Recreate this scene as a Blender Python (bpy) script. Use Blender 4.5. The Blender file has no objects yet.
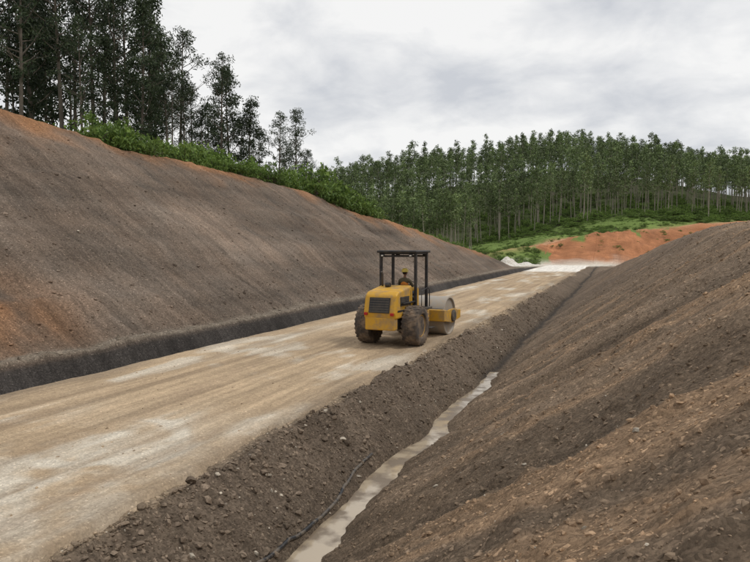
import bpy, math, random
import numpy as np
from mathutils import Vector, Matrix
random.seed(5); rng=np.random.default_rng(5)
PSI=math.radians(21.0); S=math.sin(PSI); C=math.cos(PSI)
scene=bpy.context.scene
scene.view_settings.view_transform='Standard'
scene.view_settings.look='None'; scene.view_settings.exposure=0

# ---------------------------------------------------------------- noise
def vnoise(x,y,seed=0):
    xi=np.floor(x).astype(np.int64); yi=np.floor(y).astype(np.int64)
    xf=x-xi; yf=y-yi
    def h(a,b):
        n=(a*374761393+b*668265263+seed*1442695041)&0xffffffff
        n=((n^(n>>13))*1274126177)&0xffffffff
        n=(n^(n>>16))&0xffffffff
        return n/4294967295.0
    u=xf*xf*(3-2*xf); v=yf*yf*(3-2*yf)
    return (h(xi,yi)*(1-u)+h(xi+1,yi)*u)*(1-v)+(h(xi,yi+1)*(1-u)+h(xi+1,yi+1)*u)*v
def fbm(x,y,sc,octv=4,seed=0):
    t=0;a=1;s=0;x=np.asarray(x)/sc;y=np.asarray(y)/sc
    for i in range(octv):
        t=t+a*(vnoise(x+i*17.3,y-i*9.1,seed+i)-.5)*2; s+=a; a*=.55; x=x*2.03; y=y*2.03
    return t/s
def ss(a,b,x):
    t=np.clip((x-a)/(b-a),0,1); return t*t*(3-2*t)
def smin(a,b,k):
    h=np.clip(.5+.5*(b-a)/k,0,1); return b*(1-h)+a*h-k*h*(1-h)

# ---------------------------------------------------------------- terrain height
def polar(X,Y):
    f=-X*S+Y*C; r=X*C+Y*S
    return f, r/np.maximum(f,20.)
ZC=([-60,0,22,30,41,50,62.7,72,82,90,100],[10.8,10.6,9.9,8.9,8.3,7.3,5.5,3.9,2.1,.7,0])
ZR=([-60,0,23,42,50,56,64,74,85,95],[4.0,4.0,3.9,4.2,3.7,2.9,1.9,.9,.2,0])
A_=[-1.2,-.6,-.3,-.07,.07,.19,.285,.42,.56,.75,1.2]
ZE=[0,0,0,1,2,4,9,11.0,10.8,9,4]
ZT=[2,4,9,19,25,29,33,29,22.5,18,12]
FT=[135,132,128,122,121,123,133,141,147,151,155]
ZK=[0,0,0,.6,1.2,2.0,4.4,6.6,8.6,7,3]
def far_h(X,Y):
    f,a=polar(X,Y)
    ze=np.interp(a,A_,ZE); zt=np.interp(a,A_,ZT); ft=np.interp(a,A_,FT); zk=np.interp(a,A_,ZK)
    w=fbm(X,Y,14,3,41)*3*ss(105,125,f)
    g=f+w
    z=np.clip((g-115)/(ft-4-115),0,1)**1.3*zk
    z=z+np.clip((g-ft-3)/(157-ft-3),0,1)*(ze-zk)
    z=z+ss(150,262,f)*(zt-ze)
    z=z*(1-.5*ss(400,900,f))
    return z
def ditch_x(Y): return -3.92+.20*fbm(Y,Y*0+3,5,2,9)+.12*fbm(Y,Y*0+3,1.5,2,19)
def H(X,Y,detail=True):
    X=np.asarray(X,float);Y=np.asarray(Y,float)
    f,a=polar(X,Y)
    zc=np.interp(Y,*ZC)+.45*fbm(Y,X*0,9,3,3)*(1-ss(85,100,Y)); zr=np.interp(Y,*ZR)+.12*fbm(Y,Y*0,5,3,5)*(1-ss(75,90,Y))
    live=1-ss(84,100,Y)
    wob=fbm(Y,X*0+1,7,3,12)*.5
    # left
    d=-X
    foot=13.75+wob*.25
    hgt=.66*(d-foot)
    # grading / raking benches parallel to the road
    hb=hgt+.5*fbm(Y,X*0,16,2,18)
    act=ss(.6,1.5,hgt)*(1-ss(zc-1,zc,hgt))
    bench=.20*np.sin(hb*2*math.pi/2.1)*act*(.3+.7*ss(-.3,.4,fbm(X,Y*.35,5,3,19)))
    rake=.10*fbm(Y*.09,hgt+.25*fbm(Y,X*0,9,2,21),.30,3,23)*act
    sl=.38+hgt+bench+rake+.36*ss(2,6,d-foot)*fbm(X,Y,6,3,17)
    plat=zc+.03*np.clip(d-28,0,60)
    L=np.where(d>foot, smin(sl,np.maximum(plat,.3),.5),.38)
    L=np.where(d<13.35, np.interp(d,[12.0,12.25,12.65,12.85,13.35],[-.05,-.08,-.34,-.34,.38]),L)
    L=L*live
    # right
    xc=ditch_x(Y)
    bot=np.interp(Y,[-20,17,20,40,80],[-1.12,-1.12,-1.08,-.95,-.6])
    e=X-xc
    wl=.13
    tl=np.clip((-wl-e)/np.maximum((-wl-(-5.25-xc)),.2),0,1)
    tl=tl**.85
    Rl=bot*(1-tl)
    Rr=smin(bot+.66*np.maximum(e-wl,0)+.16*ss(.5,3,e)*fbm(X,Y,3,3,22), zr+.02*np.clip(X,0,40),.8)
    R=np.where(e<-wl,Rl,np.where(e<wl,bot,Rr))
    R=np.where(X<-5.25,0,R)*live
    z=np.where(X<-12,L,np.where(X>-5.25,R,-.05))
    z=z+far_h(X,Y)
    if detail:
        road=ss(-12.3,-12.0,X)*(1-ss(-5.75,-5.35,X))*(1-ss(113,119,Y))
        m=1-road
        amp=np.where((X>-5.6)|(X<-13.3),1,.45)
        nearf=1-ss(150,300,f)
        pit=1-.7*np.exp(-(e/.3)**2)
        st=fbm(Y+.35*fbm(X,Y,3,2,30), X*.10,.5,3,33)
        st2=fbm(Y+.5*fbm(X,Y,4,2,31), X*.07,1.9,2,37)
        clod=np.maximum(fbm(X,Y,.42,3,52)-.12,0)
        lump=.055*fbm(X,Y,1.1,4,50)+.045*fbm(X,Y,.24,3,60)+.14*clod
        bank=(X>-5.3)&(e<0)
        lump=np.where(bank,lump*1.35,lump)
        z=z+m*amp*nearf*pit*(lump+np.where(bank|(X>9),.01,.07)*st+np.where(bank,0,.07)*st2)
        z=z+np.exp(-((X+5.3)/.2)**2)*live*(.015+.05*np.maximum(fbm(X,Y,.6,3,71),-.3))
        z=z+m*ss(114,124,f)*(.9*fbm(X,Y,7,5,80)+.9*np.abs(fbm(X,Y,3,3,82))*ss(.2,.3,a)*(1-ss(135,145,f)))
    return z

def color_at(X,Y,Z):
    f,a=polar(X,Y)
    n1=fbm(X,Y,6,4,101)[:,None]; n2=fbm(X,Y,1.3,4,102)[:,None]; n3=fbm(X,Y,2.6,4,103)
    st=fbm(Y+.35*fbm(X,Y,3,2,30), X*.10,.5,3,33)[:,None]
    st2=fbm(Y+.5*fbm(X,Y,4,2,31), X*.07,1.9,3,37)[:,None]
    def c(r,g,b): return np.array([[r,g,b]])
    left=c(.152,.118,.092)*(1+.24*n1+.16*st+.18*st2)+c(.028,.014,.006)*n2
    zc=np.interp(Y,*ZC)
    lev=fbm(Y,Z*6,9,3,111)[:,None]; lev2=fbm(Y,Z*28,9,3,112)[:,None]
    left=left*(1+.34*lev+.22*lev2)
    orange=c(.30,.15,.07)*(1+.25*n2+.2*st2)
    bw=1.5+1.1*(1-ss(18,32,Y))+.6*ss(45,60,Y)
    t=(ss(-1.0,.35,(Z-zc+1.6*n3+.9*n1[:,0])/bw)*ss(15,17,-X))[:,None]*.85
    left=left*(1-t)+orange*t
    p=((np.exp(-((X+15.3)/1.6)**2-((Y-12.4)/2.0)**2))*ss(-.2,.4,n3+.2))[:,None]*.75
    left=left*(1-p)+orange*p
    lightband=c(.22,.185,.145)
    p=(ss(13.25,13.4,-X)*(1-ss(13.6,13.95,-X)))[:,None]*.85
    left=left*(1-p)+lightband*p
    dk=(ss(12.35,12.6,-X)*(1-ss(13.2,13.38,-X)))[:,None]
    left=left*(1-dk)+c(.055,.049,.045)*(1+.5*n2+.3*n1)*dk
    green=c(.075,.11,.03)*(1+.3*n2)
    t=(ss(.8,3.0,(-X-13.75)-(zc/.66)+1.5*n3))[:,None]
    left=left*(1-t)+green*t
    # right
    xc=ditch_x(Y); e=X-xc
    right=c(.198,.146,.102)*(1+.18*n1+.34*st+.26*st2)+c(.035,.022,.012)*n2
    up=ss(-1,3.5,X)[:,None]
    right=right*(1+.10*up)
    sand=c(.36,.235,.14)
    t=(ss(.0,.5,st[:,0]+.5*n1[:,0])*ss(.8,2.5,e))[:,None]*.6
    right=right*(1-t)+sand*t
    t=ss(24,40,Y)[:,None]*.5
    right=right*(1-t)+c(.155,.120,.093)*(1+.2*n2)*t
    bank=c(.148,.114,.085)*(1+.28*n2+.2*n1)
    t=(1-ss(-.4,0.1,e))[:,None]
    right=right*(1-t)+bank*t
    wet=np.exp(-(e/.42)**2)[:,None]*.5
    right=right*(1-wet)+c(.085,.068,.052)*wet
    wet=np.exp(-((e+.10)/.13)**2)[:,None]*.8*ss(18,21,Y)[:,None]
    right=right*(1-wet)+c(.035,.032,.030)*wet
    t=(1-ss(-5.6+.0,-5.05,X+.45*n3))[:,None]
    roadc=c(.37,.285,.195)
    right=right*(1-t)+roadc*t
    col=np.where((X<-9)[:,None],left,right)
    m=((X>-12.35)&(X<-5.6))[:,None]
    col=np.where(m,roadc,col)
    # far
    ft=np.interp(a,A_,FT)
    og=c(.35,.155,.075)*(1+.45*n1+.4*n2)
    gr=c(.14,.20,.055)*(1+.3*n1+.25*n2)
    fl=c(.07,.09,.035)*(1+.4*n2)
    nb=fbm(X,Y,9,4,140)
    farc=np.where((nb+.5*n3+ss(.16,.33,a)*.98-.42>0)[:,None],og,gr)
    tr=np.exp(-((f-ft)/3.2)**2)[:,None]
    beyond=ss(0,4,f-ft+2*n3)[:,None]
    farc=farc*(1-beyond)+gr*beyond
    tr=tr*ss(.12,.2,a)[:,None]
    farc=farc*(1-tr)+c(.50,.29,.17)*tr
    near_end=((1-ss(114,119,f+2*n3))*ss(-24,-19,X)*(1-ss(-3,2,X)))[:,None]
    farc=farc*(1-near_end)+c(.62,.57,.49)*near_end
    fo=ss(150,158,f+5*n3)[:,None]; farc=farc*(1-fo)+fl*fo
    w=ss(98,108,f+4*n3)[:,None]
    col=col*(1-w)+farc*w
    return np.clip(col,.01,.9)

# ---------------------------------------------------------------- node helpers
def newmat(name):
    m=bpy.data.materials.new(name); m.use_nodes=True
    nt=m.node_tree; b=nt.nodes['Principled BSDF']; return m,nt,b
def N(nt,t,**k):
    n=nt.nodes.new(t)
    for a,v in k.items():
        setattr(n,a,v)
    return n
def maprange(nt,src,lo,hi,fl=0.,fh=1.):
    n=N(nt,'ShaderNodeMapRange'); nt.links.new(src,n.inputs[0])
    n.inputs[1].default_value=fl;n.inputs[2].default_value=fh;n.inputs[3].default_value=lo;n.inputs[4].default_value=hi
    return n.outputs[0]
def mul(nt,col,fac):
    n=N(nt,'ShaderNodeVectorMath',operation='MULTIPLY'); nt.links.new(col,n.inputs[0])
    nt.links.new(fac,n.inputs[1]); return n.outputs[0]
def mixc(nt,f,a,b):
    n=N(nt,'ShaderNodeMix',data_type='RGBA')
    if hasattr(f,'links'): nt.links.new(f,n.inputs[0])
    else: n.inputs[0].default_value=f
    for s,v in ((n.inputs[6],a),(n.inputs[7],b)):
        if hasattr(v,'links'): nt.links.new(v,s)
        else: s.default_value=(*v,1)
    return n.outputs[2]
def simple(name,col,rough=.6,metal=0,dirt=None,dscale=3.,spec=.4,amount=.5,bump=0,lo=.42,hi=.62):
    m,nt,b=newmat(name)
    tc=N(nt,'ShaderNodeTexCoord')
    nz=N(nt,'ShaderNodeTexNoise'); nz.inputs['Scale'].default_value=dscale; nz.inputs['Detail'].default_value=8; nz.inputs['Roughness'].default_value=.65
    nt.links.new(tc.outputs['Object'],nz.inputs['Vector'])
    d=dirt or tuple(c*.7 for c in col)
    fac=maprange(nt,nz.outputs[0],0,amount,lo,hi)
    out=mixc(nt,fac,col,d)
    nt.links.new(out,b.inputs['Base Color'])
    b.inputs['Metallic'].default_value=metal
    nt.links.new(maprange(nt,nz.outputs[0],rough,min(1,rough+.25),.4,.65),b.inputs['Roughness'])
    b.inputs['Specular IOR Level'].default_value=spec
    if bump:
        bp=N(nt,'ShaderNodeBump'); bp.inputs['Strength'].default_value=bump; bp.inputs['Distance'].default_value=.01
        nt.links.new(nz.outputs[0],bp.inputs['Height']); nt.links.new(bp.outputs[0],b.inputs['Normal'])
    return m

def earth_mat(name,streak,grain,bumpd,pebble=True):
    m,nt,b=newmat(name)
    at=N(nt,'ShaderNodeAttribute'); at.attribute_name='Col'
    tc=N(nt,'ShaderNodeTexCoord')
    def noise(scale,detail=6,vec=None,rough=.6):
        n=N(nt,'ShaderNodeTexNoise'); n.inputs['Scale'].default_value=scale; n.inputs['Detail'].default_value=detail; n.inputs['Roughness'].default_value=rough
        nt.links.new(vec or tc.outputs['Object'],n.inputs['Vector']); return n.outputs[0]
    mp=N(nt,'ShaderNodeMapping'); mp.inputs['Scale'].default_value=streak
    nt.links.new(tc.outputs['Object'],mp.inputs['Vector'])
    n2=noise(11,8,rough=.78); n3=noise(1,6,mp.outputs[0],.7)
    col=mul(nt,at.outputs['Color'],maprange(nt,n2,1-grain,1+grain,.3,.7))
    col=mul(nt,col,maprange(nt,n3,.74,1.26,.32,.68))
    vo=N(nt,'ShaderNodeTexVoronoi'); vo.inputs['Scale'].default_value=30 if pebble else 45
    nt.links.new(tc.outputs['Object'],vo.inputs['Vector'])
    sep=N(nt,'ShaderNodeSeparateColor'); nt.links.new(vo.outputs['Color'],sep.inputs[0])
    lo,hi=(.70,1.28) if pebble else (.85,1.15)
    col=mul(nt,col,maprange(nt,sep.outputs[0],lo,hi,0,1))
    pk=N(nt,'ShaderNodeMath',operation='GREATER_THAN'); nt.links.new(sep.outputs[1],pk.inputs[0]); pk.inputs[1].default_value=.95
    col=mul(nt,col,maprange(nt,pk.outputs[0],1,1.7 if pebble else 1.3))
    nt.links.new(col,b.inputs['Base Color'])
    b.inputs['Roughness'].default_value=.95; b.inputs['Specular IOR Level'].default_value=.12
    add=N(nt,'ShaderNodeMath',operation='ADD'); nt.links.new(n2,add.inputs[0])
    if pebble:
        q=maprange(nt,vo.outputs['Distance'],.3,0,0,.6); nt.links.new(q,add.inputs[1])
    else: add.inputs[1].default_value=0
    bp=N(nt,'ShaderNodeBump'); bp.inputs['Strength'].default_value=1; bp.inputs['Distance'].default_value=bumpd
    nt.links.new(add.outputs[0],bp.inputs['Height']); nt.links.new(bp.outputs[0],b.inputs['Normal'])
    return m

def grid_mesh(name,xs,ys,zf,cf,mat):
    XX,YY=np.meshgrid(xs,ys); X=XX.ravel();Y=YY.ravel()
    Xo,Yo,Z=zf(X,Y)
    nx,ny=len(xs),len(ys)
    idx=np.arange(nx*ny).reshape(ny,nx)
    q=np.stack([idx[:-1,:-1],idx[:-1,1:],idx[1:,1:],idx[1:,:-1]],-1).reshape(-1,4)
    me=bpy.data.meshes.new(name)
    me.vertices.add(nx*ny); me.vertices.foreach_set('co',np.stack([Xo,Yo,Z],-1).astype(np.float32).ravel())
    me.loops.add(len(q)*4); me.loops.foreach_set('vertex_index',q.ravel().astype(np.int32))
    me.polygons.add(len(q)); me.polygons.foreach_set('loop_start',np.arange(0,len(q)*4,4,dtype=np.int32))
    me.polygons.foreach_set('use_smooth',np.ones(len(q),bool))
    me.update(calc_edges=True)
    col=cf(Xo,Yo,Z); ca=me.color_attributes.new('Col','FLOAT_COLOR','POINT')
    ca.data.foreach_set('color',np.concatenate([col,np.ones((len(col),1))],1).astype(np.float32).ravel())
    me.materials.append(mat)
    o=bpy.data.objects.new(name,me); scene.collection.objects.link(o); return o

def seg(*parts):
    out=[]
    for a,b,st in parts:
        n=max(1,int(round((b-a)/st))); out+=list(np.linspace(a,b,n,endpoint=False))
    out.append(parts[-1][1]); return np.array(out)
xs=seg((-2500,-400,100),(-400,-140,8),(-140,-60,2.5),(-60,-32,.8),(-32,-14.2,.12),(-14.2,-11.9,.07),(-11.9,-5.8,.6),(-5.8,5,.05),(5,9,.2),(9,90,2),(90,300,8),(300,2500,100))
yl=[-200,-100,-60,-30,-15,-8,-4,-1]
y=0.5
while y<100: yl.append(y); y+=max(.055,y*.0068)
while y<180: yl.append(y); y+=1.3
while y<330: yl.append(y); y+=3.0
while y<3000: yl.append(y); y*=1.12
ys=np.array(yl)
mt=earth_mat('excavated_earth',(.22,2.8,.22),.32,.04)
def zf(X,Y):
    return X,Y,H(X,Y)
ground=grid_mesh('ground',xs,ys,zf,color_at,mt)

# road ------------------------------------------------------------
RUTS=((-8.1,.26),(-9.9,.26),(-6.6,.18),(-10.8,.2),(-7.3,.14))
def road_z(X,Y):
    z=far_h(X,Y)+.0
    z=z+.022*fbm(X,Y,2.2,3,200)+.012*fbm(X*5,Y*.5,1.0,3,201)+.010*fbm(X,Y,.25,3,202)
    for xt,wd in RUTS: z=z-.018*np.exp(-((X-xt-.35*fbm(Y,Y*0,14,2,int(-xt*10)))/wd)**2)
    return z+.035
def zroad(X,Y):
    t=(X+12.15)/(12.15-5.4)
    lo=-12.12+.10*fbm(Y,Y*0,1.5,3,210); hi=-5.45+.30*fbm(Y,Y*0,1.8,4,211)
    Xn=lo+(hi-lo)*t
    z=road_z(Xn,Y)
    edge=np.minimum(t,1-t)
    z=z-.14*(1-ss(0,.02,edge))-.25*ss(112,117,Y)
    return Xn,Y,z
def croad(X,Y,Z):
    n=fbm(X,Y,3,4,220); ns=fbm(X*4.0,Y*.22,1.2,4,221); nf=fbm(X*9,Y*.3,1.2,3,223)
    g=fbm(X,Y,.3,4,226)
    base=np.array([[.415,.312,.205]])*(1+.14*n+.14*ns+.08*nf+.12*g)[:,None]
    blot=fbm(X,Y,1.1,5,222)
    w=1.25*np.exp(-((X+7.0)/1.5)**2-((Y-5.2)/3.2)**2)*ss(-.3,.15,blot+.05)
    w=w+1.0*np.exp(-((X+9.9)/.5)**2-((Y-8.2)/1.5)**2)*ss(-.1,.3,n+ns)
    w=w+.75*ss(.12,.42,fbm(X*2.2,Y*.7,2.4,4,224)+.3*blot)
    w=w+.6*np.exp(-((X+10.9)/.5)**2)*ss(-.1,.35,fbm(X,Y*.4,2.4,4,227))
    w=w+.5*np.exp(-((X+5.95)/.3)**2)*ss(0,.4,fbm(X,Y*.5,1.6,4,228))
    arc=np.abs(np.hypot(X+7.7+.2*n,(Y-8.0))-1.2)
    w=w+1.2*np.exp(-(arc/.12)**2)*ss(-8.2,-7.5,X)*ss(-.4,.0,ns)
    arc=np.abs(np.hypot(X+8.6+.2*n,(Y-6.2)*.8)-1.6)
    w=w+.8*np.exp(-(arc/.14)**2)*ss(-8.6,-7.6,X)*ss(-.25,.2,n+g)
    w=np.clip(w,0,1)[:,None]
    base=base*(1-w*.82)+np.array([[.62,.57,.48]])*w*.82
    dk=(ss(.12,.5,fbm(X*3,Y*.35,2.0,4,230))*.45)[:,None]
    base=base*(1-dk)+np.array([[.28,.205,.14]])*dk
    for xt,wd in RUTS:
        tk=(np.exp(-((X-xt-.35*fbm(Y,Y*0,14,2,int(-xt*10)))/wd)**2)*(.12+.40*ss(-.3,.4,fbm(X,Y*.3,2,3,240))))[:,None]
        base=base*(1-tk)+np.array([[.28,.205,.135]])*tk
    ed=(1-ss(0,.8,np.minimum(X+12.12,-5.45-X)+.5*n))[:,None]*.55
    base=base*(1-ed)+np.array([[.23,.18,.13]])*ed
    wf=ss(78,88,Y+6*n)[:,None]*.92
    base=base*(1-wf)+np.array([[.76,.73,.67]])*wf
    return np.clip(base,.02,.9)
yr=[-60,-30,-10,-4]; y=-1
while y<118: yr.append(y); y+=max(.065,abs(y)*.008)
mr=earth_mat('compacted_road_base',(3.2,.14,1),.22,.016,False)
road=grid_mesh('road',np.linspace(-12.15,-5.4,140),np.array(yr),zroad,croad,mr)

# ditch water -----------------------------------------------------
mw,nt,b=newmat('muddy_water')
tc=N(nt,'ShaderNodeTexCoord'); nz=N(nt,'ShaderNodeTexNoise'); nz.inputs['Scale'].default_value=2.2; nz.inputs['Detail'].default_value=7
nt.links.new(tc.outputs['Object'],nz.inputs['Vector'])
nt.links.new(mixc(nt,maprange(nt,nz.outputs[0],0,1,.42,.56),(.42,.345,.25),(.19,.145,.10)),b.inputs['Base Color'])
nt.links.new(maprange(nt,nz.outputs[0],.08,.4,.45,.6),b.inputs['Roughness'])
def zw(X,Y): return ditch_x(Y)+(X),Y,np.full_like(X,-1.052)
grid_mesh('ditch_water',np.linspace(-.38,.38,5),np.arange(-2,21.6,.3),zw,lambda X,Y,Z:np.ones((len(X),3))*.3,mw)

def tube(pts,radii,nseg=8,cap=True):
    V=[];F=[]
    n=len(pts)
    pts=[Vector(p) for p in pts]
    for i,p in enumerate(pts):
        d=(pts[min(i+1,n-1)]-pts[max(i-1,0)]).normalized()
        up=Vector((0,0,1)) if abs(d.z)<.9 else Vector((1,0,0))
        a=d.cross(up).normalized(); b_=d.cross(a)
        for k in range(nseg):
            t=2*math.pi*k/nseg; V.append(tuple(p+(a*math.cos(t)+b_*math.sin(t))*radii[i]))
    for i in range(n-1):
        for k in range(nseg):
            F.append((i*nseg+k,i*nseg+(k+1)%nseg,(i+1)*nseg+(k+1)%nseg,(i+1)*nseg+k))
    if cap: F.append(tuple(range(nseg))[::-1]); F.append(tuple((n-1)*nseg+k for k in range(nseg)))
    return V,F
def obj_from(name,V,F,mats,mi=None,smooth=True,parent=None):
    me=bpy.data.meshes.new(name); me.from_pydata(V,[],F)
    for m in mats: me.materials.append(m)
    if mi is not None: me.polygons.foreach_set('material_index',mi)
    if smooth: me.polygons.foreach_set('use_smooth',[True]*len(F))
    me.update()
    o=bpy.data.objects.new(name,me); scene.collection.objects.link(o)
    if parent: o.parent=parent
    return o
black_pl=simple('black_plastic',(.02,.02,.022),.4,dirt=(.14,.115,.09),lo=.45,hi=.55,dscale=6,amount=.9)
hp=[];
for yy in np.arange(1.5,11.5,.2):
    xx=float(ditch_x(np.array([yy]))[0])-.27-.05*math.sin(yy*1.3)
    hp.append((xx,yy,float(H(np.array([xx]),np.array([yy]))[0])+.015))
V,F=tube(hp,[.03]*len(hp)); obj_from('drainage_hose',V,F,[black_pl])

# ---------------------------------------------------------------- stones
def icosa():
    t=(1+5**.5)/2
    v=np.array([(-1,t,0),(1,t,0),(-1,-t,0),(1,-t,0),(0,-1,t),(0,1,t),(0,-1,-t),(0,1,-t),(t,0,-1),(t,0,1),(-t,0,-1),(-t,0,1)],float)
    v/=np.linalg.norm(v[0])
    f=np.array([(0,11,5),(0,5,1),(0,1,7),(0,7,10),(0,10,11),(1,5,9),(5,11,4),(11,10,2),(10,7,6),(7,1,8),(3,9,4),(3,4,2),(3,2,6),(3,6,8),(3,8,9),(4,9,5),(2,4,11),(6,2,10),(8,6,7),(9,8,1)])
    return v,f
stone_m=None
def stones(name,X,Y,R,col,zfn=None,pale=0.):
    global stone_m
    v,f=icosa(); n=len(X)
    Z=H(X,Y) if zfn is None else zfn(X,Y)
    sc=rng.uniform(.5,1.35,(n,1,3)); V=v[None]*sc*(1+.38*rng.uniform(-1,1,(n,12,1)))*R[:,None,None]
    th=rng.uniform(0,6.28,n); c_,s_=np.cos(th),np.sin(th)
    x=V[:,:,0]*c_[:,None]-V[:,:,1]*s_[:,None]; yv=V[:,:,0]*s_[:,None]+V[:,:,1]*c_[:,None]
    V=np.stack([x+X[:,None],yv+Y[:,None],V[:,:,2]*.75+Z[:,None]+R[:,None]*.05],-1).reshape(-1,3)
    F=(f[None]+12*np.arange(n)[:,None,None]).reshape(-1,3)
    me=bpy.data.meshes.new(name); me.vertices.add(len(V)); me.vertices.foreach_set('co',V.astype(np.float32).ravel())
    me.loops.add(F.size); me.loops.foreach_set('vertex_index',F.ravel().astype(np.int32))
    me.polygons.add(len(F)); me.polygons.foreach_set('loop_start',np.arange(0,F.size,3,dtype=np.int32))
    me.polygons.foreach_set('use_smooth',np.zeros(len(F),bool)); me.update(calc_edges=True)
    cc=color_at(X,Y,Z)*rng.uniform(.75,1.4,(n,1))*col
    if pale:
        pm=(rng.random((n,1))<pale); cc=np.where(pm,np.array([[.42,.37,.30]])*rng.uniform(.7,1.2,(n,1)),cc)
    ca=me.color_attributes.new('Col','FLOAT_COLOR','POINT')
    cc=np.repeat(cc,12,0); ca.data.foreach_set('color',np.concatenate([cc,np.ones((len(cc),1))],1).astype(np.float32).ravel())
    if stone_m is None:
        stone_m,nt,b=newmat('broken_stone'); at=N(nt,'ShaderNodeAttribute'); at.attribute_name='Col'
        tc=N(nt,'ShaderNodeTexCoord'); nz=N(nt,'ShaderNodeTexNoise'); nz.inputs['Scale'].default_value=30; nt.links.new(tc.outputs['Object'],nz.inputs['Vector'])
        nt.links.new(mul(nt,at.outputs['Color'],maprange(nt,nz.outputs[0],.7,1.3,.3,.7)),b.inputs['Base Color']); b.inputs['Roughness'].default_value=.95; b.inputs['Specular IOR Level'].default_value=.1
    me.materials.append(stone_m); o=bpy.data.objects.new(name,me); scene.collection.objects.link(o)
n=36000
Yp=1.8+38*rng.random(n)**1.8; Xp=rng.uniform(-3.6,5.0,n)
R=np.clip(.006*np.exp(rng.exponential(.58,len(Xp))),.006,.038)
stones('gravel_stones',Xp,Yp,R,1.05,pale=.02)
n=15000
Yp=1.8+45*rng.random(n)**1.7; Xp=rng.uniform(-5.4,-4.1,n)
keep=np.abs(Xp-ditch_x(Yp))>.2; Xp=Xp[keep];Yp=Yp[keep]
R=np.clip(.008*np.exp(rng.exponential(.60,len(Xp))),.008,.055)
stones('bank_stones',Xp,Yp,R,1.1,pale=.03)
n=10000
Yp=4+60*rng.random(n); Xp=-13.4-13*rng.random(n)**1.6
R=np.clip(.016*np.exp(rng.exponential(.42,n)),.016,.08); stones('rubble_stones',Xp,Yp,R,1.05,pale=.015)
n=2600
Yp=2+70*rng.random(n)**1.5; Xp=-5.3+rng.normal(0,.18,n)
R=np.clip(.010*np.exp(rng.exponential(.5,n)),.010,.05); stones('road_edge_stones',Xp,Yp,R,1.1,pale=.08)
n=3600
Yp=3+40*rng.random(n)**1.4; Xp=rng.uniform(-12,-5.6,n)
R=np.clip(.005*np.exp(rng.exponential(.45,n)),.005,.026); stones('road_grit',Xp,Yp,R,.95,road_z)

def heap(name,cx,cy,rx,ry,h,mat):
    V=[];F=[];nr,na=14,36
    for i in range(nr+1):
        for k in range(na):
            t=k/na*6.283; r=i/nr
            x=cx+rx*r*math.cos(t)*(1+.15*math.sin(3*t+1)); y_=cy+ry*r*math.sin(t)*(1+.12*math.cos(2*t))
            nz_=float(fbm(np.array([x]),np.array([y_]),1.1,3,300)[0])
            z=h*(1-ss(0,1,r))*(1+.6*nz_)+(random.uniform(-.05,.05) if i else 0)*h
            g=float(H(np.array([x]),np.array([y_]))[0])
            V.append((x,y_,g+z-(.2 if i==nr else 0)))
    for i in range(nr):
        for k in range(na):
            F.append((i*na+k,(i+1)*na+k,(i+1)*na+(k+1)%na,i*na+(k+1)%na))
    return obj_from(name,V,F,[mat])
wg=simple('white_limestone_gravel',(.68,.65,.60),.9,dirt=(.42,.37,.30),dscale=2,bump=.5,amount=.8)
heap('limestone_gravel_pile',-18.0,107.5,2.4,3.2,1.25,wg)
heap('limestone_gravel_pile',-15.6,111,2.4,2.0,.5,wg)

# ---------------------------------------------------------------- vegetation
def leafmat(name,c1,c2,var=.35,trans=.25):
    m,nt,b=newmat(name)
    at=N(nt,'ShaderNodeAttribute'); at.attribute_name='Tone'
    oi=N(nt,'ShaderNodeObjectInfo')
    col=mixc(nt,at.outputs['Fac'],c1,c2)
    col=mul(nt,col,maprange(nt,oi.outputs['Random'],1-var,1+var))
    nt.links.new(col,b.inputs['Base Color']); b.inputs['Roughness'].default_value=.6; b.inputs['Specular IOR Level'].default_value=.25
    if trans:
        tr=N(nt,'ShaderNodeBsdfTranslucent'); nt.links.new(col,tr.inputs['Color'])
        mx=N(nt,'ShaderNodeMixShader'); mx.inputs[0].default_value=trans
        out=nt.nodes['Material Output']; nt.links.new(b.outputs[0],mx.inputs[1]); nt.links.new(tr.outputs[0],mx.inputs[2]); nt.links.new(mx.outputs[0],out.inputs[0])
    return m
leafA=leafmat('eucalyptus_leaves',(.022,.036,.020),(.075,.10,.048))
leafF=leafmat('forest_leaves',(.07,.105,.042),(.18,.235,.085),.38,0)  # paler than the near leaves: distance haze is put into the colour
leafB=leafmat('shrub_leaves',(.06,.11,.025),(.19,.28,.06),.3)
bark=simple('eucalyptus_bark',(.15,.125,.10),.9,dirt=(.07,.055,.045),dscale=2)
barkF=simple('pale_bark',(.33,.30,.24),.9,dirt=(.17,.145,.11),dscale=1)

def leaves(centers,sizes,spread,nper,l,w,droop=.5):
    P=[];T=[]
    for c,s in zip(centers,sizes):
        k=max(3,int(nper*s)); 
        g=rng.normal(0,1,(k,3)); g/= (np.linalg.norm(g,axis=1,keepdims=True)+1e-6); g*=rng.random((k,1))**.45
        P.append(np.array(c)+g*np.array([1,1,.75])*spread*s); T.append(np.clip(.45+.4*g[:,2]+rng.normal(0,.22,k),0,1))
    P=np.concatenate(P);T=np.concatenate(T);k=len(P)
    d=rng.normal(0,1,(k,3)); d[:,2]-=droop; d/=np.linalg.norm(d,axis=1,keepdims=True)
    q=np.cross(d,rng.normal(0,1,(k,3))); q/=np.linalg.norm(q,axis=1,keepdims=True)
    ll=l*rng.uniform(.6,1.4,(k,1)); ww=w*rng.uniform(.6,1.4,(k,1))
    V=np.stack([P-d*ll,P+q*ww,P+d*ll,P-q*ww],1).reshape(-1,3)
    return V,np.repeat(T,4)
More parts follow.
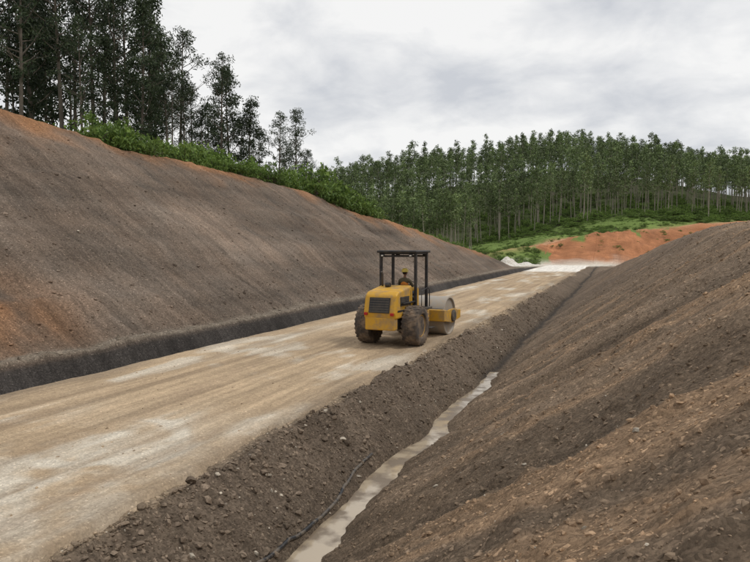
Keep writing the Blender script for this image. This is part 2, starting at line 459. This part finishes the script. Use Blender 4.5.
def build_plant(name,tubes,LV,LT,mb,ml):
    V=[];F=[]
    for v,f in tubes:
        o=len(V); V+=v; F+=[tuple(i+o for i in q) for q in f]
    nb=len(F); o=len(V); nv=len(V)
    V=V+[tuple(x) for x in LV]; nl=len(LV)//4
    F=F+[(o+4*i,o+4*i+1,o+4*i+2,o+4*i+3) for i in range(nl)]
    me=bpy.data.meshes.new(name); me.from_pydata(V,[],F); me.materials.append(mb); me.materials.append(ml)
    me.polygons.foreach_set('material_index',[0]*nb+[1]*nl)
    a=me.attributes.new('Tone','FLOAT','POINT'); a.data.foreach_set('value',np.concatenate([np.zeros(nv),LT]).astype(np.float32))
    me.update(); return me
def tree_mesh(name,h,cs,nl,spread,nper,l,w,mb,ml,width,ts=8,tr=.011,sizes=(.55,1.25)):
    tubes=[];cen=[];siz=[]
    ph=random.uniform(0,6); bend=random.uniform(.1,.35)
    def tp(t): return Vector((bend*math.sin(ph+2.2*t)-bend*math.sin(ph),bend*math.cos(ph+1.8*t)-bend*math.cos(ph),h*t))
    n=9
    tubes.append(tube([tp(i/(n-1))-Vector((0,0,.6 if i==0 else 0)) for i in range(n)],[h*tr*(1-.9*(i/(n-1))**.9)*(1.4 if i==0 else 1)+.01 for i in range(n)],ts))
    ang=random.uniform(0,6)
    for i in range(nl):
        t=cs+(0.98-cs)*((i+random.random()*.8)/nl)
        u=(t-cs)/(1-cs)
        prof=math.sin(math.pi*min(1,(.16+.84*u))**.8)*.9+.15
        L=h*width*prof*random.uniform(.55,1.3)
        ang+=2.4+random.uniform(-.5,.5); el=random.uniform(.35,1.0)
        d=Vector((math.cos(ang)*math.cos(el),math.sin(ang)*math.cos(el),math.sin(el)))
        p0=tp(t); pts=[p0,p0+d*L*.5+Vector((0,0,-.03*L)),p0+d*L+Vector((0,0,.05*L))]
        r=h*tr*.38*(1-.6*u); tubes.append(tube(pts,[r,r*.6,r*.2],4 if ts<8 else 5,False))
        m=random.choice([2,3,3]) 
        for j in range(m):
            q=pts[2]*((j+1)/m)+pts[0]*(1-(j+1)/m) + Vector((random.gauss(0,.18),random.gauss(0,.18),random.gauss(0,.15)))*L
            if (j+1)/m<.4: continue
            cen.append(q); siz.append(random.uniform(*sizes))
            if ts>=8:
                tubes.append(tube([pts[1],q],[r*.4,r*.12],3,False))
    cen.append(tp(1)); siz.append(.7)
    LV,LT=leaves(cen,siz,spread,nper,l,w)
    return build_plant(name,tubes,LV,LT,mb,ml)
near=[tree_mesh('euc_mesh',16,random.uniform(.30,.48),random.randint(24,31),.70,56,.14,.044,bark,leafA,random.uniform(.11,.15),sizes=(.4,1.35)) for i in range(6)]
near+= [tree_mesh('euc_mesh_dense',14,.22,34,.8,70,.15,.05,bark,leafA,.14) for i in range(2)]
def hz(x,y): return float(H(np.array([x],float),np.array([y],float),False)[0])
def wpos(a,f):
    r=a*f; return r*C-f*S, r*S+f*C
TREES=[(-.72,52,18),(-.66,50,19),(-.62,58,17),(-.575,52,18),(-.565,60,19),(-.54,50,18),(-.515,56,20),(-.50,64,20),(-.475,53,19),(-.455,60,20),(-.43,55,18.5),(-.415,66,20),(-.395,54,17),(-.375,60,19),(-.36,52,14),(-.345,57,17),(-.335,66,17),(-.315,56,13.5),(-.30,62,15.5),(-.28,70,14),(-.262,64,9.5),(-.235,62,14),(-.215,68,15),(-.195,66,11.5),(-.15,72,12.5),(-.122,70,12.5),(-.108,74,9),(-.175,74,11),(-.31,52,8.5),(-.445,50,12),(-.53,66,20),(-.485,70,20),(-.39,70,18),(-.345,74,18),(-.25,74,13),(-.205,74,12),(-.29,58,10),(-.135,78,11),(-.41,52,11),(-.36,68,13),(-.55,56,13),(-.24,70,9),(-.325,62,10),(-.46,68,18)]
for i,(a,f,h) in enumerate(TREES):
    x,y=wpos(a,f); o=bpy.data.objects.new('eucalyptus_tree',near[i%8]); scene.collection.objects.link(o)
    o.location=(x,y,hz(x,y)-.2); s=h/16*random.uniform(.97,1.04); 
    if i%8>=6: s*=16/14
    o.scale=(s,s,s); o.rotation_euler=(random.uniform(-.03,.03),random.uniform(-.03,.03),random.uniform(0,6.28))
def bush_mesh(n,spread,l,w):
    cen=[];siz=[];tubes=[]
    for i in range(n):
        t=random.uniform(0,6.28); r=random.random()**.6; z=random.uniform(.15,1.0)*(1.1-.6*r)
        p=Vector((math.cos(t)*r,math.sin(t)*r,z)); cen.append(p); siz.append(random.uniform(.5,1.2))
        tubes.append(tube([(0,0,-.1),p*.5,p],[.03,.02,.008],3,False))
    LV,LT=leaves(cen,siz,spread,50,l,w,.0)
    return build_plant('bush_mesh',tubes,LV,LT,bark,leafB)
bushes=[bush_mesh(16,.38,.08,.032) for i in range(4)]
def mass(name,items,meshes):
    e=bpy.data.objects.new(name,None); scene.collection.objects.link(e)
    for i,(x,y,z,s,sz) in enumerate(items):
        o=bpy.data.objects.new(name+'_part',random.choice(meshes)); scene.collection.objects.link(o); o.parent=e
        o.location=(x,y,z); o.scale=(s,s,sz); o.rotation_euler=(random.uniform(-.05,.05),random.uniform(-.05,.05),random.uniform(0,6.28))
it=[]
for i in range(1100):
    Yv=random.uniform(14,80); zc=float(np.interp(Yv,*ZC)); xc_=-13.75-zc/.66
    off=random.random()**1.3*9
    core=28<Yv<60
    if random.random()>(1 if core else .5): continue
    clump=float(fbm(np.array([Yv]),np.array([off]),4,2,400)[0])
    if clump<-.45: continue
    x=xc_-(.4 if core else 1.6)-off; s=random.uniform(.4,1.2)*(1.8 if core else .95)*(1+.7*clump)
    it.append((x,Yv,hz(x,Yv)-.1,s,s*random.uniform(.8,1.4)))
mass('crest_shrubs',it,bushes)
it=[]
for i in range(1000):
    a=random.uniform(.02,.62); ft=float(np.interp(a,A_,FT)); f=ft+5+random.random()*(160-ft-5)
    x,y=wpos(a,f); s=random.uniform(.3,.9)*(1.6 if f>151 else 1)
    it.append((x,y,hz(x,y)-.1,s*1.2,s*.7))
for i in range(700):
    a=random.uniform(-.1,.62); f=random.uniform(154,200); x,y=wpos(a,f)
    s=random.uniform(.8,2.2); it.append((x,y,hz(x,y)-.1,s,s*.9))
for i in range(200):
    a=random.uniform(-.1,.25); f=random.uniform(112,124); x,y=wpos(a,f)
    if x>-14.5 and f<119: continue
    s=random.uniform(.4,1.4); it.append((x,y,hz(x,y)-.1,s,s*.8))
for i in range(60):
    a=random.uniform(.27,.5); f=random.uniform(121,138); x,y=wpos(a,f)
    s=random.uniform(.25,.8); it.append((x,y,hz(x,y)+.1,s,s*.8))
mass('hillside_undergrowth',it,bushes)
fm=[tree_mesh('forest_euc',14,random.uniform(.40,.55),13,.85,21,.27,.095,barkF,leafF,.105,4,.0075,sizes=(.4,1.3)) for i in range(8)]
it=[]
f=156.
while f<274:
    a=-.42
    while a<.88:
        aa=a+random.uniform(-1.7,1.7)/f; ff=f+random.uniform(-1.8,1.8)
        x,y=wpos(aa,ff); s=random.uniform(.70,1.12)
        s*=1+.16*float(fbm(np.array([x]),np.array([y]),18,2,500)[0])
        if f>236 and random.random()<.2: s*=1.18
        it.append((x,y,hz(x,y)-.3,s,s*random.uniform(.92,1.1))); a+=3.8/f
    f+=4.0
for i in range(280):
    a=random.uniform(-.3,.15); ff=random.uniform(124,156); x,y=wpos(a,ff); s=random.uniform(.6,.95); it.append((x,y,hz(x,y)-.3,s,s))
print('forest',len(it)); mass('eucalyptus_forest',it,fm)

# ---------------------------------------------------------------- road roller
yel=simple('yellow_machine_paint',(.60,.33,.03),.5,dirt=(.32,.22,.12),dscale=3.0,amount=.85,lo=.45,hi=.66)
blk=simple('black_paint',(.018,.018,.02),.45,dirt=(.10,.085,.065),dscale=3,amount=.5)
tyre=simple('dusty_rubber',(.07,.058,.05),.9,dirt=(.24,.175,.12),dscale=3,amount=.9,bump=.4)
steel=simple('dusty_drum_steel',(.36,.33,.29),.55,metal=.15,dirt=(.42,.34,.25),dscale=4,amount=.8)
dkst=simple('dark_steel',(.06,.055,.05),.6,dirt=(.18,.14,.1))
lampm=simple('lamp_glass',(.75,.72,.65),.15); redm=simple('red_lens',(.45,.02,.015),.3)
roller=bpy.data.objects.new('road_roller',None); scene.collection.objects.link(roller)
import bmesh
def fin(o,bev,seg_=2,smooth=True):
    if bev:
        m=o.modifiers.new('b','BEVEL'); m.width=bev; m.segments=seg_; m.limit_method='ANGLE'
def box(name,c,s,mat,bev=.015,rot=None,parent=roller):
    x,y,z=[v/2 for v in s]
    V=[(-x,-y,-z),(x,-y,-z),(x,y,-z),(-x,y,-z),(-x,-y,z),(x,-y,z),(x,y,z),(-x,y,z)]
    F=[(0,3,2,1),(4,5,6,7),(0,1,5,4),(1,2,6,5),(2,3,7,6),(3,0,4,7)]
    o=obj_from(name,V,F,[mat],smooth=False,parent=parent); o.location=c
    if rot: o.rotation_euler=rot
    fin(o,bev); return o
def prof(name,pts,x0,x1,mat,bev=.03,parent=roller):
    n=len(pts); V=[(x0,p[0],p[1]) for p in pts]+[(x1,p[0],p[1]) for p in pts]
    F=[tuple(range(n))[::-1],tuple(range(n,2*n))]+[(i,(i+1)%n,n+(i+1)%n,n+i) for i in range(n)]
    o=obj_from(name,V,F,[mat],smooth=False,parent=parent)
    bm=bmesh.new(); bm.from_mesh(o.data); bmesh.ops.recalc_face_normals(bm,faces=bm.faces); bm.to_mesh(o.data); bm.free()
    fin(o,bev,3); return o
def lathe(name,pr,c,mat,n=48,parent=roller):
    V=[];F=[];m=len(pr)
    for x,r in pr:
        for k in range(n):
            t=6.28318*k/n; V.append((x,r*math.cos(t),r*math.sin(t)))
    for i in range(m-1):
        for k in range(n): F.append((i*n+k,i*n+(k+1)%n,(i+1)*n+(k+1)%n,(i+1)*n+k))
    F.append(tuple(range(n))[::-1]); F.append(tuple((m-1)*n+k for k in range(n)))
    o=obj_from(name,V,F,[mat],parent=parent); o.location=c
    bm=bmesh.new(); bm.from_mesh(o.data); bmesh.ops.recalc_face_normals(bm,faces=bm.faces); bm.to_mesh(o.data); bm.free()
    mm=o.modifiers.new('e','EDGE_SPLIT'); mm.split_angle=math.radians(35)
    return o
def pipe(name,pts,r,mat,parent=roller,n=8):
    V,F=tube(pts,[r]*len(pts),n); return obj_from(name,V,F,[mat],parent=parent)
RT=.68
for sx,nm in ((-1,'left'),(1,'right')):
    cx=.84*sx
    pr=[(-.20,.36),(-.26,.42),(-.275,.52),(-.26,.60),(-.22,.645),(-.12,.66),(.12,.66),(.22,.645),(.26,.60),(.275,.52),(.26,.42),(.20,.36)]
    lathe('tyre_'+nm,pr,(cx,-1.5,RT),tyre)
    lathe('rim_'+nm,[(sx*-.05,.1),(sx*-.05,.37),(sx*.20,.37),(sx*.215,.345),(sx*.12,.31),(sx*.07,.2),(sx*.14,.17),(sx*.16,.12)],(cx,-1.5,RT),yel,32)
    V=[];F=[]
    for k in range(26):
        for side in (-1,1):
            t=6.28318*(k+(.5 if side>0 else 0))/26
            corners=[]
            for (xa,dt) in ((.01,.08),(.255,-.05)):
                for rr in (.635,.678 if xa<.2 else .652):
                    for wd in (-.055,.055):
                        tt=t+dt+wd; corners.append((side*xa,rr*math.cos(tt),rr*math.sin(tt)))
            o=len(V); V+=corners
            F+=[tuple(o+i for i in q) for q in ((0,1,3,2),(4,6,7,5),(0,4,5,1),(2,3,7,6),(0,2,6,4),(1,5,7,3))]
    o=obj_from('tread_'+nm,V,F,[tyre],smooth=False,parent=roller); o.location=(cx,-1.5,RT)
lathe('rear_axle',[(-.7,.13),(.7,.13)],(0,-1.5,RT),dkst,16)
box('rear_chassis',(0,-1.25,.78),(.9,2.0,.42),dkst)
box('counterweight',(0,-2.38,.80),(1.05,.28,.42),yel,.04)
prof('engine_hood',[(-2.50,.95),(-2.56,1.15),(-2.42,1.72),(-2.28,1.82),(-1.15,1.98),(-1.02,1.93),(-1.02,.95)],-.56,.56,yel,.06)
box('radiator_grille',(0,-2.515,1.40),(.72,.05,.50),blk,.01,(math.radians(-14),0,0))
for k in range(6):
    box('grille_slat',(0,-2.585+k*.019,1.20+.08*k),(.66,.02,.026),dkst,.0,(math.radians(-14),0,0))
for sx in (-1,1):
    box('tail_lamp',(sx*.46,-2.575,1.12),(.12,.05,.09),redm,.01)
    box('side_vent',(sx*.563,-1.75,1.50),(.02,.75,.30),blk,.004)
    for k in range(5): box('vent_slat',(sx*.578,-1.75,1.39+.055*k),(.015,.72,.016),dkst,0)
    box('hood_stripe',(sx*.563,-1.75,1.20),(.012,1.2,.06),blk,.0)
    box('hood_seam',(sx*.563,-1.22,1.45),(.010,.012,.75),blk,.0)
    box('hood_latch',(sx*.565,-1.3,1.35),(.02,.05,.12),blk,.0)
    prof('rear_fender',[(-2.05,1.42),(-1.0,1.42),(-.82,1.18),(-.78,1.18),(-.98,1.46),(-2.07,1.46)],sx*.58,sx*.66,blk,.005)
    box('side_tank',(sx*.62,-.42,.86),(.36,.78,.50),yel if sx>0 else dkst,.04)
    box('step',(sx*.92,-.40,.50),(.28,.42,.03),blk,.005)
    box('step_bracket',(sx*.80,-.40,.62),(.03,.36,.25),blk,.005)
    pipe('handrail',[(sx*.80,-.82,1.2),(sx*.80,-.82,1.78),(sx*.80,-.30,1.86),(sx*.80,-.05,1.8),(sx*.80,-.05,1.2)],.017,blk)
    for yy in (-.98,.06):
        box('canopy_post',(sx*.64,yy,2.11),(.09,.10,1.98),blk,.012)
    box('canopy_lamp',(sx*.52,.22,3.00),(.16,.07,.11),blk,.02); box('canopy_lamp_glass',(sx*.52,.262,3.00),(.13,.012,.085),lampm,.0)
    box('rear_work_lamp',(sx*.52,-1.12,2.98),(.14,.07,.10),blk,.02); box('rear_lamp_glass',(sx*.52,-1.16,2.98),(.07,.012,.04),lampm,0)
box('operator_platform',(0,-.42,1.14),(1.62,1.28,.07),dkst,.01)
box('platform_skirt',(0,.20,1.0),(1.3,.06,.32),yel,.02)
box('canopy_roof',(0,-.46,3.115),(1.46,1.42,.085),blk,.03)
box('canopy_rim',(0,-.46,3.05),(1.34,1.22,.045),blk,.005)
for yy in (-.98,.06): box('canopy_brace',(0,yy,2.96),(1.2,.05,.06),blk,.005)
box('seat_base',(.08,-.55,1.33),(.40,.38,.32),dkst,.02)
box('seat_cushion',(.08,-.53,1.53),(.48,.46,.10),blk,.035)
box('seat_back',(.08,-.77,1.76),(.44,.09,.42),blk,.04,(math.radians(8),0,0))
prof('dash_console',[(-.02,1.17),(-.05,1.75),(.05,1.86),(.16,1.80),(.18,1.17)],-.32,.32,yel,.03)
pipe('steering_column',[(.08,-.0,1.7),(.08,-.14,1.93)],.025,blk)
tor=[(.08+.19*math.cos(t),-.15+.19*math.sin(t)*.8,1.94+.19*math.sin(t)*.6) for t in np.linspace(0,6.2832,25)]
pipe('steering_wheel',tor,.014,blk)
pipe('steering_spoke',[(-.10,-.15,1.94),(.26,-.15,1.94)],.011,blk)
pipe('exhaust_stack',[(-.42,-1.35,1.9),(-.42,-1.35,2.35),(-.42,-1.42,2.44)],.035,dkst)
lathe('air_cleaner',[(-.08,.08),(.08,.08)],(-.15,-1.5,2.0),blk,20)
box('articulation_joint',(0,.40,.72),(.36,.55,.42),dkst,.03)
lathe('steering_ram',[(-.25,.05),(.25,.05)],(.3,.40,.62),steel,12)
box('yoke_rear_beam',(0,.74,.80),(2.24,.20,.42),yel,.03)
box('yoke_front_beam',(0,2.45,.74),(2.24,.18,.32),yel,.03)
for sx in (-1,1):
    prof('yoke_side_plate',[(.70,.60),(.70,1.0),(1.15,.96),(1.35,.98),(1.85,.98),(2.05,.90),(2.52,.88),(2.52,.58),(1.95,.52),(1.6,.46),(1.25,.52)],sx*1.055,sx*1.125,yel,.012)
    lathe('drum_hub',[(sx*.0,.22),(sx*.06,.22),(sx*.08,.18),(sx*.08,.1)],(sx*1.12,1.6,.73),dkst,24)
    for k in range(6):
        t=k*1.047; lathe('hub_bolt',[(0,.025),(sx*.02,.025)],(sx*1.18,1.6+.17*math.cos(t),.73+.17*math.sin(t)),steel,6)
lathe('drum',[(-.94,.25),(-.94,.64),(-1.0,.66),(-1.0,.705),(-.99,.72),(.99,.72),(1.0,.705),(1.0,.66),(.94,.64),(.94,.25)],(0,1.6,.72),steel,72)
box('drum_scraper',(0,.885,.98),(1.95,.03,.10),dkst,.004,(math.radians(25),0,0))
box('scraper_front',(0,2.33,.90),(1.95,.03,.10),dkst,.004,(math.radians(-20),0,0))
box('hydraulic_block',(0,.62,1.06),(.5,.2,.14),blk,.02)
for k in range(4): pipe('hydraulic_hose',[(-.12+.08*k,.0,1.0),(-.14+.09*k,.25,1.12+.02*k),(-.1+.07*k,.6,1.08)],.016,blk)

# ---- operator (seated)
skin=simple('skin',(.20,.105,.065),.6,dirt=(.17,.09,.055)); shirt=simple('olive_work_shirt',(.10,.085,.05),.9,dirt=(.07,.06,.04)); vest=simple('orange_vest',(.55,.19,.03),.9); pants=simple('navy_trousers',(.03,.035,.05),.9)
hat=simple('yellow_helmet',(.66,.50,.10),.35); boot=simple('boots',(.03,.02,.015),.7); hairm=simple('black_hair',(.01,.009,.008),.7)
op=bpy.data.objects.new('operator_person',None); scene.collection.objects.link(op)
def skinobj(name,V,E,R,mat,sub=2,root=0):
    me=bpy.data.meshes.new(name); me.from_pydata(V,E,[]); me.materials.append(mat); me.update()
    o=bpy.data.objects.new(name,me); scene.collection.objects.link(o); o.parent=op
    m=o.modifiers.new('s','SKIN'); m.use_smooth_shade=True
    sv=me.skin_vertices[0].data
    for i,r in enumerate(R): sv[i].radius=(r,r) if not isinstance(r,tuple) else r
    sv[root].use_root=True
    s=o.modifiers.new('ss','SUBSURF'); s.levels=sub; s.render_levels=sub
    return o
V=[(0,-.56,1.68),(0,-.59,1.84),(0,-.60,2.00),(0,-.585,2.13),(0,-.575,2.22),
   (-.18,-.59,2.12),(-.25,-.47,1.92),(-.20,-.32,1.93),(.18,-.59,2.12),(.25,-.47,1.92),(.20,-.32,1.93)]
E=[(0,1),(1,2),(2,3),(3,4),(3,5),(5,6),(6,7),(3,8),(8,9),(9,10)]
skinobj('torso',V,E,[(.15,.11),(.14,.10),(.16,.11),(.12,.09),.06,.07,.052,.042,.07,.052,.042],shirt)
V=[(0,-.56,1.66),(-.10,-.50,1.65),(-.15,-.12,1.68),(-.15,-.06,1.32),(.10,-.50,1.65),(.15,-.12,1.68),(.15,-.06,1.32)]
skinobj('legs',V,[(0,1),(1,2),(2,3),(0,4),(4,5),(5,6)],[(.15,.10),.095,.07,.05,.095,.07,.05],pants)
for sx in (-1,1):
    skinobj('boot',[(sx*.15,-.07,1.30),(sx*.15,-.06,1.23),(sx*.155,.03,1.215),(sx*.16,.09,1.21)],[(0,1),(1,2),(2,3)],[.05,.048,.04,.03],boot)
    skinobj('forearm',[(sx*.205,-.34,1.93),(sx*.19,-.25,1.95),(sx*.175,-.215,1.96)],[(0,1),(1,2)],[.036,.026,.036],skin)
    w=Vector((sx*.175,-.215,1.965))
    for k in range(4):
        b0=w+Vector((sx*(-.027+.018*k),.01,.0)); L=(.028,.033,.031,.024)[k]
        skinobj('finger',[tuple(w),tuple(b0+Vector((0,.028,.008))),tuple(b0+Vector((0,.028+L,-.005))),tuple(b0+Vector((0,.025+L,-.03)))],[(0,1),(1,2),(2,3)],[.012,.010,.009,.008],skin,1)
    skinobj('thumb',[tuple(w),tuple(w+Vector((-sx*.035,.0,-.005))),tuple(w+Vector((-sx*.045,.03,-.02)))],[(0,1),(1,2)],[.012,.010,.008],skin,1)
skinobj('vest_body',[(0,-.565,1.70),(0,-.595,1.86),(0,-.605,2.01),(0,-.59,2.12)],[(0,1),(1,2),(2,3)],[(.158,.118),(.148,.110),(.166,.120),(.10,.095)],vest)
skinobj('neck',[(0,-.578,2.17),(0,-.565,2.30)],[(0,1)],[.055,.052],skin)
V=[];F=[];nu,nv=24,16
for i in range(nv+1):
    ph=math.pi*i/nv
    for k in range(nu):
        t=6.28318*k/nu; x=math.sin(ph)*math.sin(t); yv=math.sin(ph)*math.cos(t); z=math.cos(ph)
        jaw=1-.28*max(0,-z)**1.3
        X_=.076*x*jaw; Y_=.095*yv*(1-.1*max(0,-z)); Z_=.118*z
        if yv>.6:
            if abs(x)<.22 and -.45<z<.12: Y_+=.020*(1-abs(x)/.22)*(1-abs(z+.25)/.4)
            if .15<abs(x)<.5 and -.02<z<.22: Y_-=.008
            if abs(x)<.35 and -.72<z<-.6: Y_+=.005
        V.append((X_,Y_,Z_))
for i in range(nv):
    for k in range(nu): F.append((i*nu+k,(i+1)*nu+k,(i+1)*nu+(k+1)%nu,i*nu+(k+1)%nu))
hd=obj_from('head',V,F,[skin],parent=op); hd.location=(0,-.55,2.385)
for sx in (-1,1):
    skinobj('ear',[(sx*.077,-.56,2.36),(sx*.083,-.565,2.395)],[(0,1)],[.012,.016],skin,1)
    e_=skinobj('eye',[(sx*.03,-.468,2.40),(sx*.036,-.468,2.40)],[(0,1)],[.009,.009],hairm,1)
V2=[(x*1.06,yy*1.06-.006,z*1.04+.003) for x,yy,z in V]; F2=[f_ for f_ in F if all(V2[i][2]>-.02 or V2[i][1]<-.045 and V2[i][2]>-.06 for i in f_)]
h2=obj_from('hair',V2,F2,[hairm],parent=op); h2.location=(0,-.555,2.385)
V3=[];F3=[]
for i,(r,z) in enumerate([(.150,.035),(.128,.042),(.125,.07),(.118,.11),(.095,.145),(.055,.165),(.0,.17)]):
    for k in range(24):
        t=6.28318*k/24; V3.append((r*.92*math.sin(t),r*1.08*math.cos(t)+(.02 if i==0 and math.cos(t)>0 else 0),z))
for i in range(6):
    for k in range(24): F3.append((i*24+k,i*24+(k+1)%24,(i+1)*24+(k+1)%24,(i+1)*24+k))
h3=obj_from('safety_helmet',V3,F3,[hat],parent=op); h3.location=(0,-.555,2.375)

RX,RY=-6.73,20.7; rs=.94; HD=math.radians(-4)
for o in (roller,op):
    o.location=(RX,RY,.02); o.rotation_euler=(0,0,HD); o.scale=(rs,rs,rs)
op.location=(RX+.08*rs*math.cos(HD),RY+.08*rs*math.sin(HD),.02)

# ---------------------------------------------------------------- world, sun, camera
w=bpy.data.worlds.new('World'); scene.world=w; w.use_nodes=True; nt=w.node_tree
bg=nt.nodes['Background']; bg.inputs['Strength'].default_value=.1
EL,ROT=math.radians(58),math.radians(70)
sky=N(nt,'ShaderNodeTexSky'); sky.sky_type='NISHITA'; sky.sun_disc=False; sky.sun_elevation=EL; sky.sun_rotation=ROT
tc=N(nt,'ShaderNodeTexCoord'); sp=N(nt,'ShaderNodeSeparateXYZ'); nt.links.new(tc.outputs['Generated'],sp.inputs[0])
zz=N(nt,'ShaderNodeMath',operation='MAXIMUM'); nt.links.new(sp.outputs[2],zz.inputs[0]); zz.inputs[1].default_value=0
za=N(nt,'ShaderNodeMath',operation='ADD'); nt.links.new(zz.outputs[0],za.inputs[0]); za.inputs[1].default_value=.30
dv=N(nt,'ShaderNodeVectorMath',operation='DIVIDE'); nt.links.new(tc.outputs['Generated'],dv.inputs[0])
cb=N(nt,'ShaderNodeCombineXYZ'); 
for i in range(3): nt.links.new(za.outputs[0],cb.inputs[i])
nt.links.new(cb.outputs[0],dv.inputs[1])
def wn(scale,detail,rough=.55,off=0):
    mp=N(nt,'ShaderNodeMapping'); mp.inputs['Location'].default_value=(off,off*.6,0); nt.links.new(dv.outputs[0],mp.inputs[0])
    n=N(nt,'ShaderNodeTexNoise'); n.inputs['Scale'].default_value=scale; n.inputs['Detail'].default_value=detail; n.inputs['Roughness'].default_value=rough; n.inputs['Distortion'].default_value=.35
    nt.links.new(mp.outputs[0],n.inputs['Vector']); return n.outputs[0]
c1=wn(1.5,9,.5,5.1); c2=wn(4.5,8,.55,7.7)
ad=N(nt,'ShaderNodeMath',operation='MULTIPLY_ADD'); nt.links.new(c2,ad.inputs[0]); ad.inputs[1].default_value=.45; nt.links.new(c1,ad.inputs[2])
fac=maprange(nt,ad.outputs[0],0,1,.58,.80)
cloud=mixc(nt,fac,(6.2,6.4,6.8),(9.5,9.45,9.35))
fin_=mixc(nt,.95,sky.outputs[0],cloud)
nt.links.new(fin_,bg.inputs['Color'])
sd=bpy.data.lights.new('sun','SUN'); sd.energy=1.5; sd.angle=math.radians(12); sd.color=(1,.95,.87)
so=bpy.data.objects.new('sun',sd); scene.collection.objects.link(so)
dirv=Vector((math.sin(ROT)*math.cos(EL),math.cos(ROT)*math.cos(EL),math.sin(EL)))
so.rotation_euler=dirv.to_track_quat('Z','Y').to_euler(); so.location=(20,20,40)
cam=bpy.data.cameras.new('camera'); co=bpy.data.objects.new('camera',cam); scene.collection.objects.link(co)
cam.sensor_width=36; cam.lens=31.2; cam.clip_end=6000; cam.clip_start=.05
co.location=(0,0,3.1); co.rotation_euler=(math.radians(90-3.0),0,PSI)
scene.camera=co
